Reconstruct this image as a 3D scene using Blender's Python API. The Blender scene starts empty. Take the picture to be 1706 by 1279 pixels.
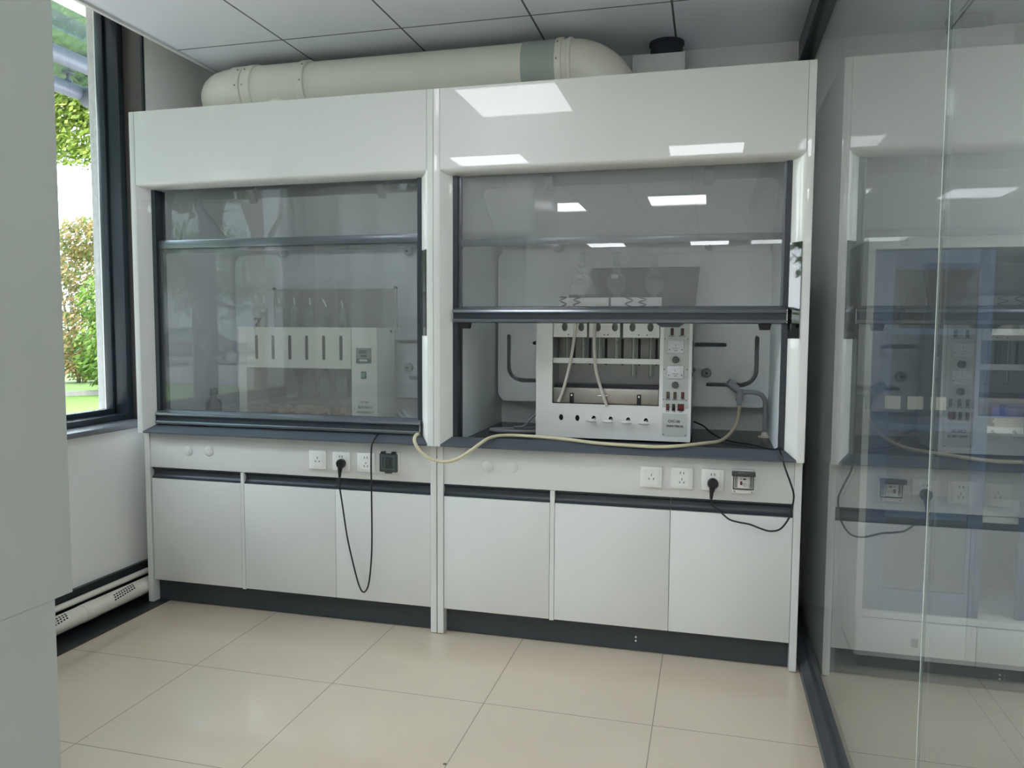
import bpy, bmesh, math, random
from mathutils import Vector, Matrix
random.seed(7)
R_=math.radians
SC=bpy.context.scene
COL=SC.collection

# ------------------------------------------------------------------ camera
def cam_matrix(yaw,pitch,roll,loc):
    y,p,r=map(R_,(yaw,pitch,roll))
    fwd=Vector((-math.sin(y)*math.cos(p),math.cos(y)*math.cos(p),math.sin(p)))
    right=Vector((math.cos(y),math.sin(y),0)); up=right.cross(fwd)
    r2=right*math.cos(r)+up*math.sin(r); u2=-right*math.sin(r)+up*math.cos(r)
    m=Matrix((r2,u2,-fwd)).transposed().to_4x4(); m.translation=loc
    return m
cd=bpy.data.cameras.new('camera'); cam=bpy.data.objects.new('camera',cd); COL.objects.link(cam)
cd.sensor_width=36; cd.lens=1279.64/1706*36; cd.clip_start=.05; cd.clip_end=300
cam.matrix_world=cam_matrix(14.4065,-4.1196,.3068,(2.6396,-3.087,1.3476))
SC.camera=cam
# ------------------------------------------------------------------ view, world, sun
SC.view_settings.view_transform='Standard'; SC.view_settings.look='None'
SC.view_settings.exposure=0.58; SC.view_settings.gamma=1.0; SC.view_settings.use_curve_mapping=False
SC.cycles.use_denoising=True
SC.cycles.max_bounces=14; SC.cycles.transparent_max_bounces=40; SC.cycles.glossy_bounces=6
SC.cycles.diffuse_bounces=6; SC.cycles.sample_clamp_indirect=6
SC.cycles.caustics_reflective=False; SC.cycles.caustics_refractive=False
W=bpy.data.worlds.new('world'); SC.world=W; W.use_nodes=True
wn=W.node_tree.nodes; wl=W.node_tree.links
bg=wn['Background']
tc=wn.new('ShaderNodeTexCoord'); nz=wn.new('ShaderNodeTexNoise'); nz.inputs['Scale'].default_value=2.2; nz.inputs['Detail'].default_value=6
cr=wn.new('ShaderNodeValToRGB'); cr.color_ramp.elements[0].position=.42; cr.color_ramp.elements[0].color=(.62,.78,1,1)
cr.color_ramp.elements[1].position=.6; cr.color_ramp.elements[1].color=(1,1,1,1)
wl.new(tc.outputs['Generated'],nz.inputs['Vector']); wl.new(nz.outputs['Fac'],cr.inputs['Fac']); wl.new(cr.outputs['Color'],bg.inputs['Color'])
SKY=8.0; bg.inputs['Strength'].default_value=SKY
sd=bpy.data.lights.new('sun','SUN'); sun=bpy.data.objects.new('sun',sd); COL.objects.link(sun)
sd.energy=2.2; sd.angle=R_(3); sd.color=(1,.95,.86)
sun.rotation_euler=Vector((-.35,.45,-.85)).to_track_quat('-Z','Y').to_euler()
LAMP=9.5           # emission of the ceiling panels

# ------------------------------------------------------------------ materials
MATS={}
def mat(name,col=(.8,.8,.8),rough=.5,metal=0,coat=0,noise=0,nscale=8,bump=0,bscale=60,spec=.5,emit=0,trans=0,ior=1.45,alpha=1,sub=None):
    if name in MATS: return MATS[name]
    m=bpy.data.materials.new(name); m.use_nodes=True; nt=m.node_tree; b=nt.nodes['Principled BSDF']
    b.inputs['Base Color'].default_value=(*col,1); b.inputs['Roughness'].default_value=rough; b.inputs['Metallic'].default_value=metal
    b.inputs['Coat Weight'].default_value=coat; b.inputs['Coat Roughness'].default_value=.015; b.inputs['Specular IOR Level'].default_value=spec
    b.inputs['IOR'].default_value=ior
    if emit: b.inputs['Emission Color'].default_value=(*col,1); b.inputs['Emission Strength'].default_value=emit
    if trans: b.inputs['Transmission Weight'].default_value=trans
    if noise:
        t=nt.nodes.new('ShaderNodeTexCoord'); n=nt.nodes.new('ShaderNodeTexNoise'); n.inputs['Scale'].default_value=nscale; n.inputs['Detail'].default_value=4
        r=nt.nodes.new('ShaderNodeValToRGB'); r.color_ramp.elements[0].position=.3; r.color_ramp.elements[1].position=.7
        r.color_ramp.elements[0].color=(*[c*(1-noise) for c in col],1); r.color_ramp.elements[1].color=(*[min(1,c*(1+noise)) for c in col],1)
        nt.links.new(t.outputs['Object'],n.inputs['Vector']); nt.links.new(n.outputs['Fac'],r.inputs['Fac']); nt.links.new(r.outputs['Color'],b.inputs['Base Color'])
    if bump:
        t=nt.nodes.new('ShaderNodeTexCoord'); n=nt.nodes.new('ShaderNodeTexNoise'); n.inputs['Scale'].default_value=bscale; n.inputs['Detail'].default_value=3
        bp=nt.nodes.new('ShaderNodeBump'); bp.inputs['Strength'].default_value=bump; bp.inputs['Distance'].default_value=.01
        nt.links.new(t.outputs['Object'],n.inputs['Vector']); nt.links.new(n.outputs['Fac'],bp.inputs['Height']); nt.links.new(bp.outputs['Normal'],b.inputs['Normal'])
    MATS[name]=m; return m
def glass_mat(name,tint=(.95,.97,.96),ior=1.45,haze=0,hazecol=(.7,.75,.73)):
    """thin clear sheet: Fresnel mix of a mirror and a see-through tint, same on both faces"""
    m=bpy.data.materials.new(name); m.use_nodes=True; nt=m.node_tree; nt.nodes.clear()
    o=nt.nodes.new('ShaderNodeOutputMaterial'); g=nt.nodes.new('ShaderNodeBsdfGlossy'); g.inputs['Roughness'].default_value=.0
    t=nt.nodes.new('ShaderNodeBsdfTransparent'); t.inputs['Color'].default_value=(*tint,1)
    f=nt.nodes.new('ShaderNodeFresnel'); ge=nt.nodes.new('ShaderNodeNewGeometry'); mx=nt.nodes.new('ShaderNodeMapRange')
    mx.inputs['To Min'].default_value=ior; mx.inputs['To Max'].default_value=1/ior
    nt.links.new(ge.outputs['Backfacing'],mx.inputs['Value']); nt.links.new(mx.outputs['Result'],f.inputs['IOR'])
    mi=nt.nodes.new('ShaderNodeMixShader'); nt.links.new(f.outputs['Fac'],mi.inputs['Fac'])
    src=t.outputs[0]
    if haze:
        d=nt.nodes.new('ShaderNodeBsdfDiffuse'); d.inputs['Color'].default_value=(*hazecol,1)
        m2=nt.nodes.new('ShaderNodeMixShader'); m2.inputs['Fac'].default_value=haze
        nt.links.new(t.outputs[0],m2.inputs[1]); nt.links.new(d.outputs[0],m2.inputs[2]); src=m2.outputs[0]
    nt.links.new(src,mi.inputs[1]); nt.links.new(g.outputs[0],mi.inputs[2]); nt.links.new(mi.outputs[0],o.inputs['Surface'])
    MATS[name]=m; return m
def grid_mat(name,col,linecol,x0,y0,s,w,rough,noise=.03,dirt=0,spec=.5,bump=0):
    m=bpy.data.materials.new(name); m.use_nodes=True; nt=m.node_tree; b=nt.nodes['Principled BSDF']
    ge=nt.nodes.new('ShaderNodeTexCoord'); sx=nt.nodes.new('ShaderNodeSeparateXYZ'); nt.links.new(ge.outputs['Object'],sx.inputs[0])
    def M(op,a,bv=None,c=None):
        n=nt.nodes.new('ShaderNodeMath'); n.operation=op
        for i,v in enumerate((a,bv,c)):
            if v is None: continue
            if isinstance(v,(int,float)): n.inputs[i].default_value=v
            else: nt.links.new(v,n.inputs[i])
        return n.outputs[0]
    def line(o,off):
        t=M('SUBTRACT',o,off); t=M('DIVIDE',t,s); t=M('FRACT',t); t=M('SUBTRACT',t,.5); t=M('ABSOLUTE',t)
        return M('GREATER_THAN',t,.5-w/2/s)
    l=M('MAXIMUM',line(sx.outputs['X'],x0),line(sx.outputs['Y'],y0))
    n=nt.nodes.new('ShaderNodeTexNoise'); n.inputs['Scale'].default_value=1.6; n.inputs['Detail'].default_value=7; n.inputs['Roughness'].default_value=.6
    nt.links.new(ge.outputs['Object'],n.inputs['Vector'])
    r=nt.nodes.new('ShaderNodeValToRGB'); r.color_ramp.elements[0].position=.35; r.color_ramp.elements[1].position=.65
    r.color_ramp.elements[0].color=(*[c*(1-noise) for c in col],1); r.color_ramp.elements[1].color=(*[min(1,c*(1+noise)) for c in col],1)
    nt.links.new(n.outputs['Fac'],r.inputs['Fac'])
    mi=nt.nodes.new('ShaderNodeMix'); mi.data_type='RGBA'; nt.links.new(l,mi.inputs['Factor']); nt.links.new(r.outputs['Color'],mi.inputs['A']); mi.inputs['B'].default_value=(*linecol,1)
    last=mi.outputs['Result']
    if dirt:
        v=nt.nodes.new('ShaderNodeTexVoronoi'); v.inputs['Scale'].default_value=2.3; nt.links.new(ge.outputs['Object'],v.inputs['Vector'])
        d=M('LESS_THAN',v.outputs['Distance'],.014)
        m3=nt.nodes.new('ShaderNodeMix'); m3.data_type='RGBA'; nt.links.new(d,m3.inputs['Factor']); nt.links.new(last,m3.inputs['A']); m3.inputs['B'].default_value=(.12,.1,.08,1); last=m3.outputs['Result']
    nt.links.new(last,b.inputs['Base Color']); b.inputs['Roughness'].default_value=rough; b.inputs['Specular IOR Level'].default_value=spec
    MATS[name]=m; return m

WHITE=mat('white_laminate',(.76,.77,.755),.3,coat=.8,noise=.012,nscale=3)
WHITE2=mat('white_powder_coat',(.77,.785,.765),.3,coat=.6,noise=.01)
WSHADE=mat('shaded_white_laminate',(.49,.525,.50),.3,coat=.3,noise=.01)  # white laminate in a darker tone, for the shade on the foreground hood
LINING=mat('white_lining_board',(.84,.89,.91),.4,noise=.01,nscale=2)
BAFF=mat('baffle_board',(.82,.87,.89),.35,noise=.01,nscale=2)
DARK=mat('dark_slate_laminate',(.045,.055,.065),.38,noise=.06)
ALU=mat('grey_anodised_aluminium',(.17,.195,.22),.2,metal=.5,noise=.03)
ALU2=mat('dark_track_aluminium',(.045,.055,.065),.35,metal=.3,noise=.03)
SILL=mat('dark_grey_sill',(.085,.10,.12),.3,noise=.04)
WORK=mat('black_epoxy_top',(.022,.026,.03),.25,noise=.1)
RUB=mat('black_rubber',(.012,.012,.013),.5,noise=.1)
BLK=mat('black_plastic',(.015,.016,.018),.35,noise=.1)
GLOSSBLK=mat('black_gloss_strip',(.01,.012,.012),.03,spec=1.0,coat=1)
STEEL=mat('stainless_steel',(.36,.35,.32),.35,metal=.7,noise=.05)
CHROME=mat('chrome',(.8,.8,.8),.12,metal=1,noise=.02)
PVC=mat('ivory_pvc',(.84,.81,.72),.3,noise=.02)
PVC2=mat('white_pvc',(.82,.80,.72),.32,noise=.03)
PVCG=mat('grey_pvc_sleeve',(.42,.46,.43),.4,noise=.02)
CREAM=mat('cream_hose',(.66,.60,.42),.4,noise=.04)
TUBEW=mat('white_silicone_tube',(.66,.64,.58),.45,noise=.03)
GREYP=mat('grey_plastic',(.33,.36,.38),.4,noise=.03)
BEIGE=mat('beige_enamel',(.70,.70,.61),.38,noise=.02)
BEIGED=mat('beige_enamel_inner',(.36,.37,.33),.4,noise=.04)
DEVW=mat('light_grey_enamel',(.88,.89,.88),.33,noise=.015)
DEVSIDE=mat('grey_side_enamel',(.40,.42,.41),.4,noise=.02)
PLATEW=mat('white_switch_plate',(.82,.83,.80),.3,noise=.01)
RED=mat('red_rocker',(.17,.012,.02),.3,noise=.1)
AMBER=mat('amber_rocker',(.12,.065,.045),.3,noise=.1)
GREEN=mat('green_rocker',(.01,.30,.13),.25,noise=.1)
INK=mat('black_ink',(.02,.02,.02),.5,noise=.05)
PAPER=mat('paper',(.66,.64,.58),.7,noise=.03)
METER=mat('meter_face',(.72,.75,.78),.25,noise=.02)
RUST=mat('stained_hotplate',(.38,.30,.23),.5,noise=.35,nscale=30)
REDISH=mat('red_heater_bar',(.45,.14,.10),.4,noise=.15)
SMOKE=glass_mat('smoked_cover',(.30,.36,.36),1.5)
GLASS=glass_mat('sash_glass',(.93,.94,.945),1.52,haze=.09,hazecol=(.8,.82,.82))
PGLASS=glass_mat('partition_glass',(.80,.84,.84),1.78,haze=.04)
WGLASS=glass_mat('window_glass',(.95,.97,.96),1.5)
DGLASS=glass_mat('blue_tinted_glass',(.62,.74,.88),1.5)
LABG=glass_mat('laboratory_glass',(.90,.93,.92),1.7,haze=.05,hazecol=(.8,.85,.85))
TEAL=mat('smoked_teal_plastic',(.05,.068,.07),.12,coat=.5,noise=.05)
LID=glass_mat('dark_acrylic',(.15,.18,.18),1.5,haze=.10,hazecol=(.18,.21,.21))
BOTG=mat('brown_bottle_glass',(.012,.016,.012),.1,coat=.5,noise=.1)
WALLM=mat('wall_paint',(.90,.89,.88),.6,bump=.05,noise=.015,nscale=2)
BROWN=mat('dark_brown_reveal',(.09,.075,.075),.35,noise=.05)
FRAMEM=mat('dark_window_frame',(.03,.04,.05),.25,metal=.2,noise=.05)
STUCCO=mat('light_stucco',(.60,.58,.57),.8,bump=.6,bscale=50,noise=.08,nscale=30)
GRANITE=mat('grey_granite',(.16,.17,.19),.3,noise=.15,nscale=90)
BLKSTONE=mat('black_skirting_stone',(.022,.025,.03),.35,noise=.2,nscale=40)
BLUE=mat('blue_steel_frame',(.05,.11,.25),.3,noise=.04)
BLUEBOX=mat('blue_folder',(.06,.12,.55),.3,noise=.04)
TRIMW=mat('white_trim',(.76,.77,.76),.4,noise=.01)
LAMPM=mat('lit_panel',(.94,.97,1),.5,emit=LAMP,noise=0)
LAMPD=mat('dim_panel',(.94,.97,1),.5,emit=LAMP*.7,noise=0)
FLOORM=grid_mat('floor_tiles',(.60,.51,.405),(.32,.27,.20),.08,.085,.6,.0035,.12,noise=.035,dirt=1)
CEILM=grid_mat('ceiling_tiles',(.84,.87,.95),(.10,.11,.12),.055,.254,.6,.009,.45,noise=.01)

# ------------------------------------------------------------------ mesh helpers
class MB:
    def __init__(s): s.v=[]; s.f=[]
    def add(s,v,f):
        n=len(s.v); s.v+= [tuple(p) for p in v]; s.f+=[tuple(i+n for i in q) for q in f]; return s
    def box(s,x0,x1,y0,y1,z0,z1,bev=0):
        if bev:
            bm=bmesh.new(); bmesh.ops.create_cube(bm,size=1)
            for v in bm.verts: v.co=Vector(((x0+x1)/2+v.co.x*(x1-x0),(y0+y1)/2+v.co.y*(y1-y0),(z0+z1)/2+v.co.z*(z1-z0)))
            bmesh.ops.bevel(bm,geom=bm.edges[:],offset=bev,segments=2,affect='EDGES',profile=.5)
            bm.verts.index_update(); s.add([v.co for v in bm.verts],[[v.index for v in f.verts] for f in bm.faces]); bm.free(); return s
        return s.add([(x0,y0,z0),(x1,y0,z0),(x1,y1,z0),(x0,y1,z0),(x0,y0,z1),(x1,y0,z1),(x1,y1,z1),(x0,y1,z1)],
                     [(0,3,2,1),(4,5,6,7),(0,1,5,4),(1,2,6,5),(2,3,7,6),(3,0,4,7)])
    def prism(s,pts,axis,a0,a1):
        """pts: 2D outline in the two remaining axes (ccw), swept along axis"""
        n=len(pts)
        def P(p,a):
            return (a,p[0],p[1]) if axis=='x' else ((p[0],a,p[1]) if axis=='y' else (p[0],p[1],a))
        v=[P(p,a0) for p in pts]+[P(p,a1) for p in pts]
        return s.add(v,[tuple(range(n-1,-1,-1)),tuple(range(n,2*n))]+[(i,(i+1)%n,n+(i+1)%n,n+i) for i in range(n)])
    def cyl(s,p0,p1,r,n=16,r1=None):
        p0=Vector(p0);p1=Vector(p1);r1=r if r1 is None else r1
        d=(p1-p0).normalized(); a=d.orthogonal().normalized(); b=d.cross(a)
        v=[p0+(a*math.cos(t)+b*math.sin(t))*r for t in [2*math.pi*i/n for i in range(n)]]
        v+=[p1+(a*math.cos(t)+b*math.sin(t))*r1 for t in [2*math.pi*i/n for i in range(n)]]
        return s.add(v,[tuple(range(n-1,-1,-1)),tuple(range(n,2*n))]+[(i,(i+1)%n,n+(i+1)%n,n+i) for i in range(n)])
    def tube(s,path,r,n=10,smooth=0,cap=True):
        pts=[Vector(p) for p in path]
        if smooth: pts=catmull(pts,smooth)
        rr=r if isinstance(r,(list,tuple)) else [r]*len(pts)
        d=(pts[1]-pts[0]).normalized(); a=d.orthogonal().normalized(); v=[]
        for i,p in enumerate(pts):
            t=(pts[min(i+1,len(pts)-1)]-pts[max(i-1,0)]).normalized()
            a=(a-t*a.dot(t)).normalized(); b=t.cross(a)
            v+=[p+(a*math.cos(2*math.pi*k/n)+b*math.sin(2*math.pi*k/n))*rr[i] for k in range(n)]
        f=[(i*n+k,i*n+(k+1)%n,(i+1)*n+(k+1)%n,(i+1)*n+k) for i in range(len(pts)-1) for k in range(n)]
        if cap: f+=[tuple(range(n-1,-1,-1)),tuple(range((len(pts)-1)*n,len(pts)*n))]
        return s.add(v,f)
    def lathe(s,prof,c,n=20,axis=(0,0,1)):
        """prof: list of (r, h)"""
        ax=Vector(axis).normalized(); a=ax.orthogonal().normalized(); b=ax.cross(a); c=Vector(c); v=[]
        for r,h in prof: v+=[c+ax*h+(a*math.cos(2*math.pi*k/n)+b*math.sin(2*math.pi*k/n))*max(r,1e-5) for k in range(n)]
        f=[(i*n+k,i*n+(k+1)%n,(i+1)*n+(k+1)%n,(i+1)*n+k) for i in range(len(prof)-1) for k in range(n)]
        f+=[tuple(range(n-1,-1,-1)),tuple(range((len(prof)-1)*n,len(prof)*n))]
        return s.add(v,f)
    def xf(s,m):
        s.v=[tuple(m@Vector(p)) for p in s.v]; return s
def catmull(p,k):
    o=[]
    for i in range(len(p)-1):
        a=p[max(i-1,0)];b=p[i];c=p[i+1];d=p[min(i+2,len(p)-1)]
        for j in range(k):
            t=j/k; o.append(.5*((2*b)+(c-a)*t+(2*a-5*b+4*c-d)*t*t+(-a+3*b-3*c+d)*t**3))
    return o+[p[-1]]
ROOT={}
def rootloc(p):
    while p is not None:
        if p.name in ROOT: return ROOT[p.name]
        p=p.parent
    return Vector((0,0,0))
def obj(name,mb,m,parent=None,label=None,smooth=True,ang=35):
    me=bpy.data.meshes.new(name); L=rootloc(parent)
    me.from_pydata([tuple(Vector(v)-L) for v in mb.v],[],mb.f); me.update()
    bm=bmesh.new(); bm.from_mesh(me); bmesh.ops.recalc_face_normals(bm,faces=bm.faces[:]); bm.to_mesh(me); bm.free()
    if smooth:
        me.polygons.foreach_set('use_smooth',[True]*len(me.polygons)); me.set_sharp_from_angle(angle=R_(ang))
    me.materials.append(m)
    o=bpy.data.objects.new(name,me); COL.objects.link(o)
    if parent is not None: o.parent=parent
    if label: o['label']=label
    return o
def thing(name,label,cat,loc=(0,0,0),group=None):
    o=bpy.data.objects.new(name,None); o.empty_display_size=.05; COL.objects.link(o); o.location=loc
    o['label']=label; o['category']=cat
    if group: o['group']=group
    ROOT[o.name]=Vector(loc); return o
def solo(name,mb,m,label,cat,group=None,**k):
    """a thing that is one mesh, origin at its own base"""
    c=Vector((sum(v[0] for v in mb.v)/len(mb.v),sum(v[1] for v in mb.v)/len(mb.v),min(v[2] for v in mb.v)))
    mb.v=[tuple(Vector(v)-c) for v in mb.v]; o=obj(name,mb,m,**k); o.location=c
    o['label']=label; o['category']=cat
    if group: o['group']=group
    return o
def struct(name,mb,m,label=None):
    o=obj(name,mb,m,smooth=False); o['kind']='structure'
    if label: o['label']=label
    return o
def curve_mesh(cu,name):
    o=bpy.data.objects.new(name,cu); COL.objects.link(o)
    dg=bpy.context.evaluated_depsgraph_get(); me=bpy.data.meshes.new_from_object(o.evaluated_get(dg))
    mb=MB(); mb.v=[tuple(v.co) for v in me.vertices]; mb.f=[tuple(p.vertices) for p in me.polygons]
    bpy.data.objects.remove(o); bpy.data.curves.remove(cu); bpy.data.meshes.remove(me); return mb
def plate(outline,holes,thick):
    """flat plate with holes; outline in (u,w), front face at local 0, body towards +y (after mapping u->x, w->z)"""
    cu=bpy.data.curves.new('c','CURVE'); cu.dimensions='2D'; cu.fill_mode='BOTH'; cu.extrude=thick/2
    for pts in [outline]+holes:
        sp=cu.splines.new('POLY'); sp.points.add(len(pts)-1); sp.use_cyclic_u=True
        for i,p in enumerate(pts): sp.points[i].co=(p[0],p[1],0,1)
    mb=curve_mesh(cu,'tmp'); mb.v=[(v[0],v[2]+thick/2,v[1]) for v in mb.v]; return mb
def rrect(x0,x1,z0,z1,r,n=6):
    o=[]
    for cx,cz,a in ((x1-r,z1-r,0),(x0+r,z1-r,90),(x0+r,z0+r,180),(x1-r,z0+r,270)):
        for i in range(n+1):
            t=R_(a+90*i/n); o.append((cx+r*math.cos(t),cz+r*math.sin(t)))
    return o
def stroke(path,w):
    """outline of a round-ended stroke along a 2D path"""
    p=[Vector((a,b)) for a,b in path]; L=[];Rr=[]
    for i,q in enumerate(p):
        t=(p[min(i+1,len(p)-1)]-p[max(i-1,0)]).normalized(); n=Vector((-t.y,t.x)); L.append(q+n*w/2); Rr.append(q-n*w/2)
    def capp(c,t,n): return [c+(-n*math.cos(a)+t*math.sin(a))*(-w/2) if False else c+(n*math.cos(a)+t*math.sin(a))*w/2 for a in [math.pi*k/6 for k in range(1,6)]]
    t1=(p[-1]-p[-2]).normalized(); n1=Vector((-t1.y,t1.x)); t0=(p[0]-p[1]).normalized(); n0=Vector((-t0.y,t0.x))
    return [tuple(v) for v in L+capp(p[-1],t1,n1)+Rr[::-1]+capp(p[0],t0,n0)]
def text(s,x,y,z,size,m,parent,name='printed_text',align='CENTER',sx=1,bold=0):
    cu=bpy.data.curves.new('t','FONT'); cu.body=s; cu.size=size; cu.extrude=.0003; cu.align_x=align; cu.offset=bold
    mb=curve_mesh(cu,'tmp'); mb.v=[(x+v[0]*sx,y-v[2],z+v[1]) for v in mb.v]
    return obj(name,mb,m,parent,smooth=False)
def copy_tree(o,parent=None):
    c=o.copy(); COL.objects.link(c)
    if parent is not None: c.parent=parent; c.matrix_parent_inverse=o.matrix_parent_inverse.copy()
    for ch in list(o.children): copy_tree(ch,c)
    return c

# ------------------------------------------------------------------ room shell
XL=-.12; YB=.84; ZC=2.7; XR=6.4; YF=-11.0
struct('floor',MB().box(XL,XR,YF,YB,-.1,0),FLOORM)
struct('trim_1',MB().box(XL,.085,-1.85,.09,0.0,.0015),BLKSTONE,'black stone border strip of the floor along the window wall')
struct('ceiling',MB().box(.08,XR,YF,YB,ZC,ZC+.02),CEILM)
struct('trim_2',MB().prism([(.062,2.69),(.08,2.69),(.08,2.72),(.062,2.72)],'y',YF,YB).box(.05,.064,YF,YB,2.705,2.722),TRIMW)
struct('ceiling_slab',MB().box(-.6,XR+.2,YF-.2,YB+.2,2.98,3.15),WALLM)
struct('wall_back',MB().box(-.42,XR,YB,YB+.2,-.1,3.0),WALLM)
struct('wall_front',MB().box(-.42,XR,YF-.2,YF,-.1,3.0),WALLM)
struct('wall_right',MB().box(XR,XR+.2,YF,YB,-.1,3.0),WALLM)
# left wall with the window opening and a second, added one
wins=[(-1.80,.24),(-8.6,-3.2)]  # second opening is out of view, added wide for more daylight
wl_=MB(); ys=[YF]+[y for w in sorted(wins) for y in w]+[YB]
for i in range(0,len(ys),2): wl_.box(-.40,XL,ys[i],ys[i+1],-.1,2.98)
for a,b in wins: wl_.box(-.40,XL,a,b,-.1,.85); wl_
struct('wall_left',wl_,WALLM)
struct('wall_outside',MB().box(-.44,-.401,.24,.84,-.1,3.0).box(-.44,-.401,YF,-8.6,-.1,3.0).box(-.44,-.401,-3.2,-1.8,-.1,3.0),STUCCO,'rough light stucco outside the window')
struct('baseboard_left',MB().box(XL,XL+.012,-1.85,YB,0,.165,).box(XL,XL+.02,-1.85,YB,.16,.166),BLKSTONE)
for i,(a,b) in enumerate(wins):
    w=thing('window_%d'%(i+1),'tall window with dark frame beside the fume hood' if i==0 else 'unseen wide window added further back along the same wall for daylight','window',(-.33,(a+b)/2,.85))
    w['kind']='structure'; 
    del w['category']
    fr=MB(); x0,x1=-.36,-.225
    fr.box(x0,x1,b-.04,b,.87,2.975,.004).box(x0,x1,a,a+.04,.87,2.975,.004).box(x0,x1,a+.04,b-.04,.87,.905,.004).box(x0,x1,a+.04,b-.04,2.94,2.975,.004)
    fr.box(-.345,-.30,b-.055,b-.04,.9,2.95,.003).box(-.345,-.30,a+.04,a+.055,.9,2.95,.003).box(-.345,-.30,a+.05,b-.05,.9,.93,.003)
    if b-a>2: fr.box(x0,x1,(a+b)/2-.03,(a+b)/2+.03,.9,2.95,.004)
    obj('window_frame',fr,FRAMEM,w)
    obj('window_glass',MB().box(-.34,-.334,a+.05,b-.05,.92,2.95),WGLASS,w,smooth=False)
    obj('window_reveal',MB().box(-.225,XL-.001,b-.004,b+.001,.87,2.975).box(-.225,XL-.001,a-.001,a+.004,.87,2.975),BROWN,w,smooth=False)
    obj('window_casing',MB().box(XL-.002,XL+.008,b-.004,b+.012,.875,2.975),FRAMEM,w,smooth=False)
    obj('window_sill',MB().box(-.40,XL+.035,a,b-.0,.85,.875,.004),GRANITE,w)

# glass partition on the right
gp=thing('glass_partition','clear glass partition with dark frame beside the right-hand fume hood','partition',(3.05,-1.6,0))
obj('bottom_frame',MB().prism([(3.012,0),(3.088,0),(3.088,.042),(3.062,.055),(3.038,.055),(3.012,.03)],'y',-5.5,YB),ALU2,gp)
obj('top_frame',MB().box(3.012,3.088,-5.5,YB,2.60,2.699,.003),ALU2,gp)
obj('end_post',MB().box(3.02,3.08,.79,.839,.055,2.6,.003),ALU2,gp)
for a,b in ((-1.498,.79),(-3.6,-1.503),(-5.5,-3.605)):
    obj('glass_pane',MB().box(3.046,3.054,a,b,.05,2.61),PGLASS,gp,smooth=False)
for y in (-1.5005,-3.6025):
    obj('joint_seal',MB().box(3.0462,3.0490,y-.0024,y+.0024,.055,2.6),mat('clear_sealant',(.62,.66,.64),.25,noise=.02),gp,'milky sealant line between two panes',smooth=False)

# ceiling lamps; those in the next room are unseen, added for brightness
lamps=[(.60,-3.346,0,'lit square ceiling panel mirrored at the left end of the right hood fascia'),
(2.30,-3.346,0,'lit square ceiling panel mirrored at the right end of the right hood fascia'),
(1.98,-5.35,0,'lit square ceiling panel mirrored in the upper right of the raised sash'),
(.66,-5.55,0,'lit square ceiling panel mirrored in the upper left of the raised sash'),
(.70,-9.5,0,'lit square ceiling panel far back, mirrored above the round flasks'),
(2.3,-9.5,0,'lit square ceiling panel far back, mirrored near the right edge of the raised sash'),
(4.6,-3.3,0,'unseen lit square ceiling panel added to the next room, level with the camera'),
(4.6,-6.9,0,'unseen lit square ceiling panel added at the far end of the next room'),
(1.20,-1.72,1,'dimmer square ceiling panel over the aisle, mirrored at the top of the right hood fascia'),
(5.4,-1.2,0,'unseen lit square ceiling panel added to the next room, nearest its right wall'),
(4.3,-1.2,0,'unseen lit square ceiling panel added to the next room, nearest the white and blue cabinet')]
for i,(x,y,d,lab) in enumerate(lamps):
    t=thing('ceiling_light',lab,'ceiling light',(x+.3,y+.3,2.699),'square LED panels set in the ceiling')
    w=.6 if i!=1 else .56
    obj('lamp_frame',MB().box(x,x+w,y,y+.012,2.688,2.6995).box(x,x+w,y+.588,y+.6,2.688,2.6995).box(x,x+.012,y+.012,y+.588,2.688,2.6995).box(x+w-.012,x+w,y+.012,y+.588,2.688,2.6995),TRIMW,t,smooth=False)
    obj('diffuser',MB().box(x+.012,x+w-.012,y+.012,y+.588,2.692,2.699),LAMPD if d else LAMPM,t,smooth=False)

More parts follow.
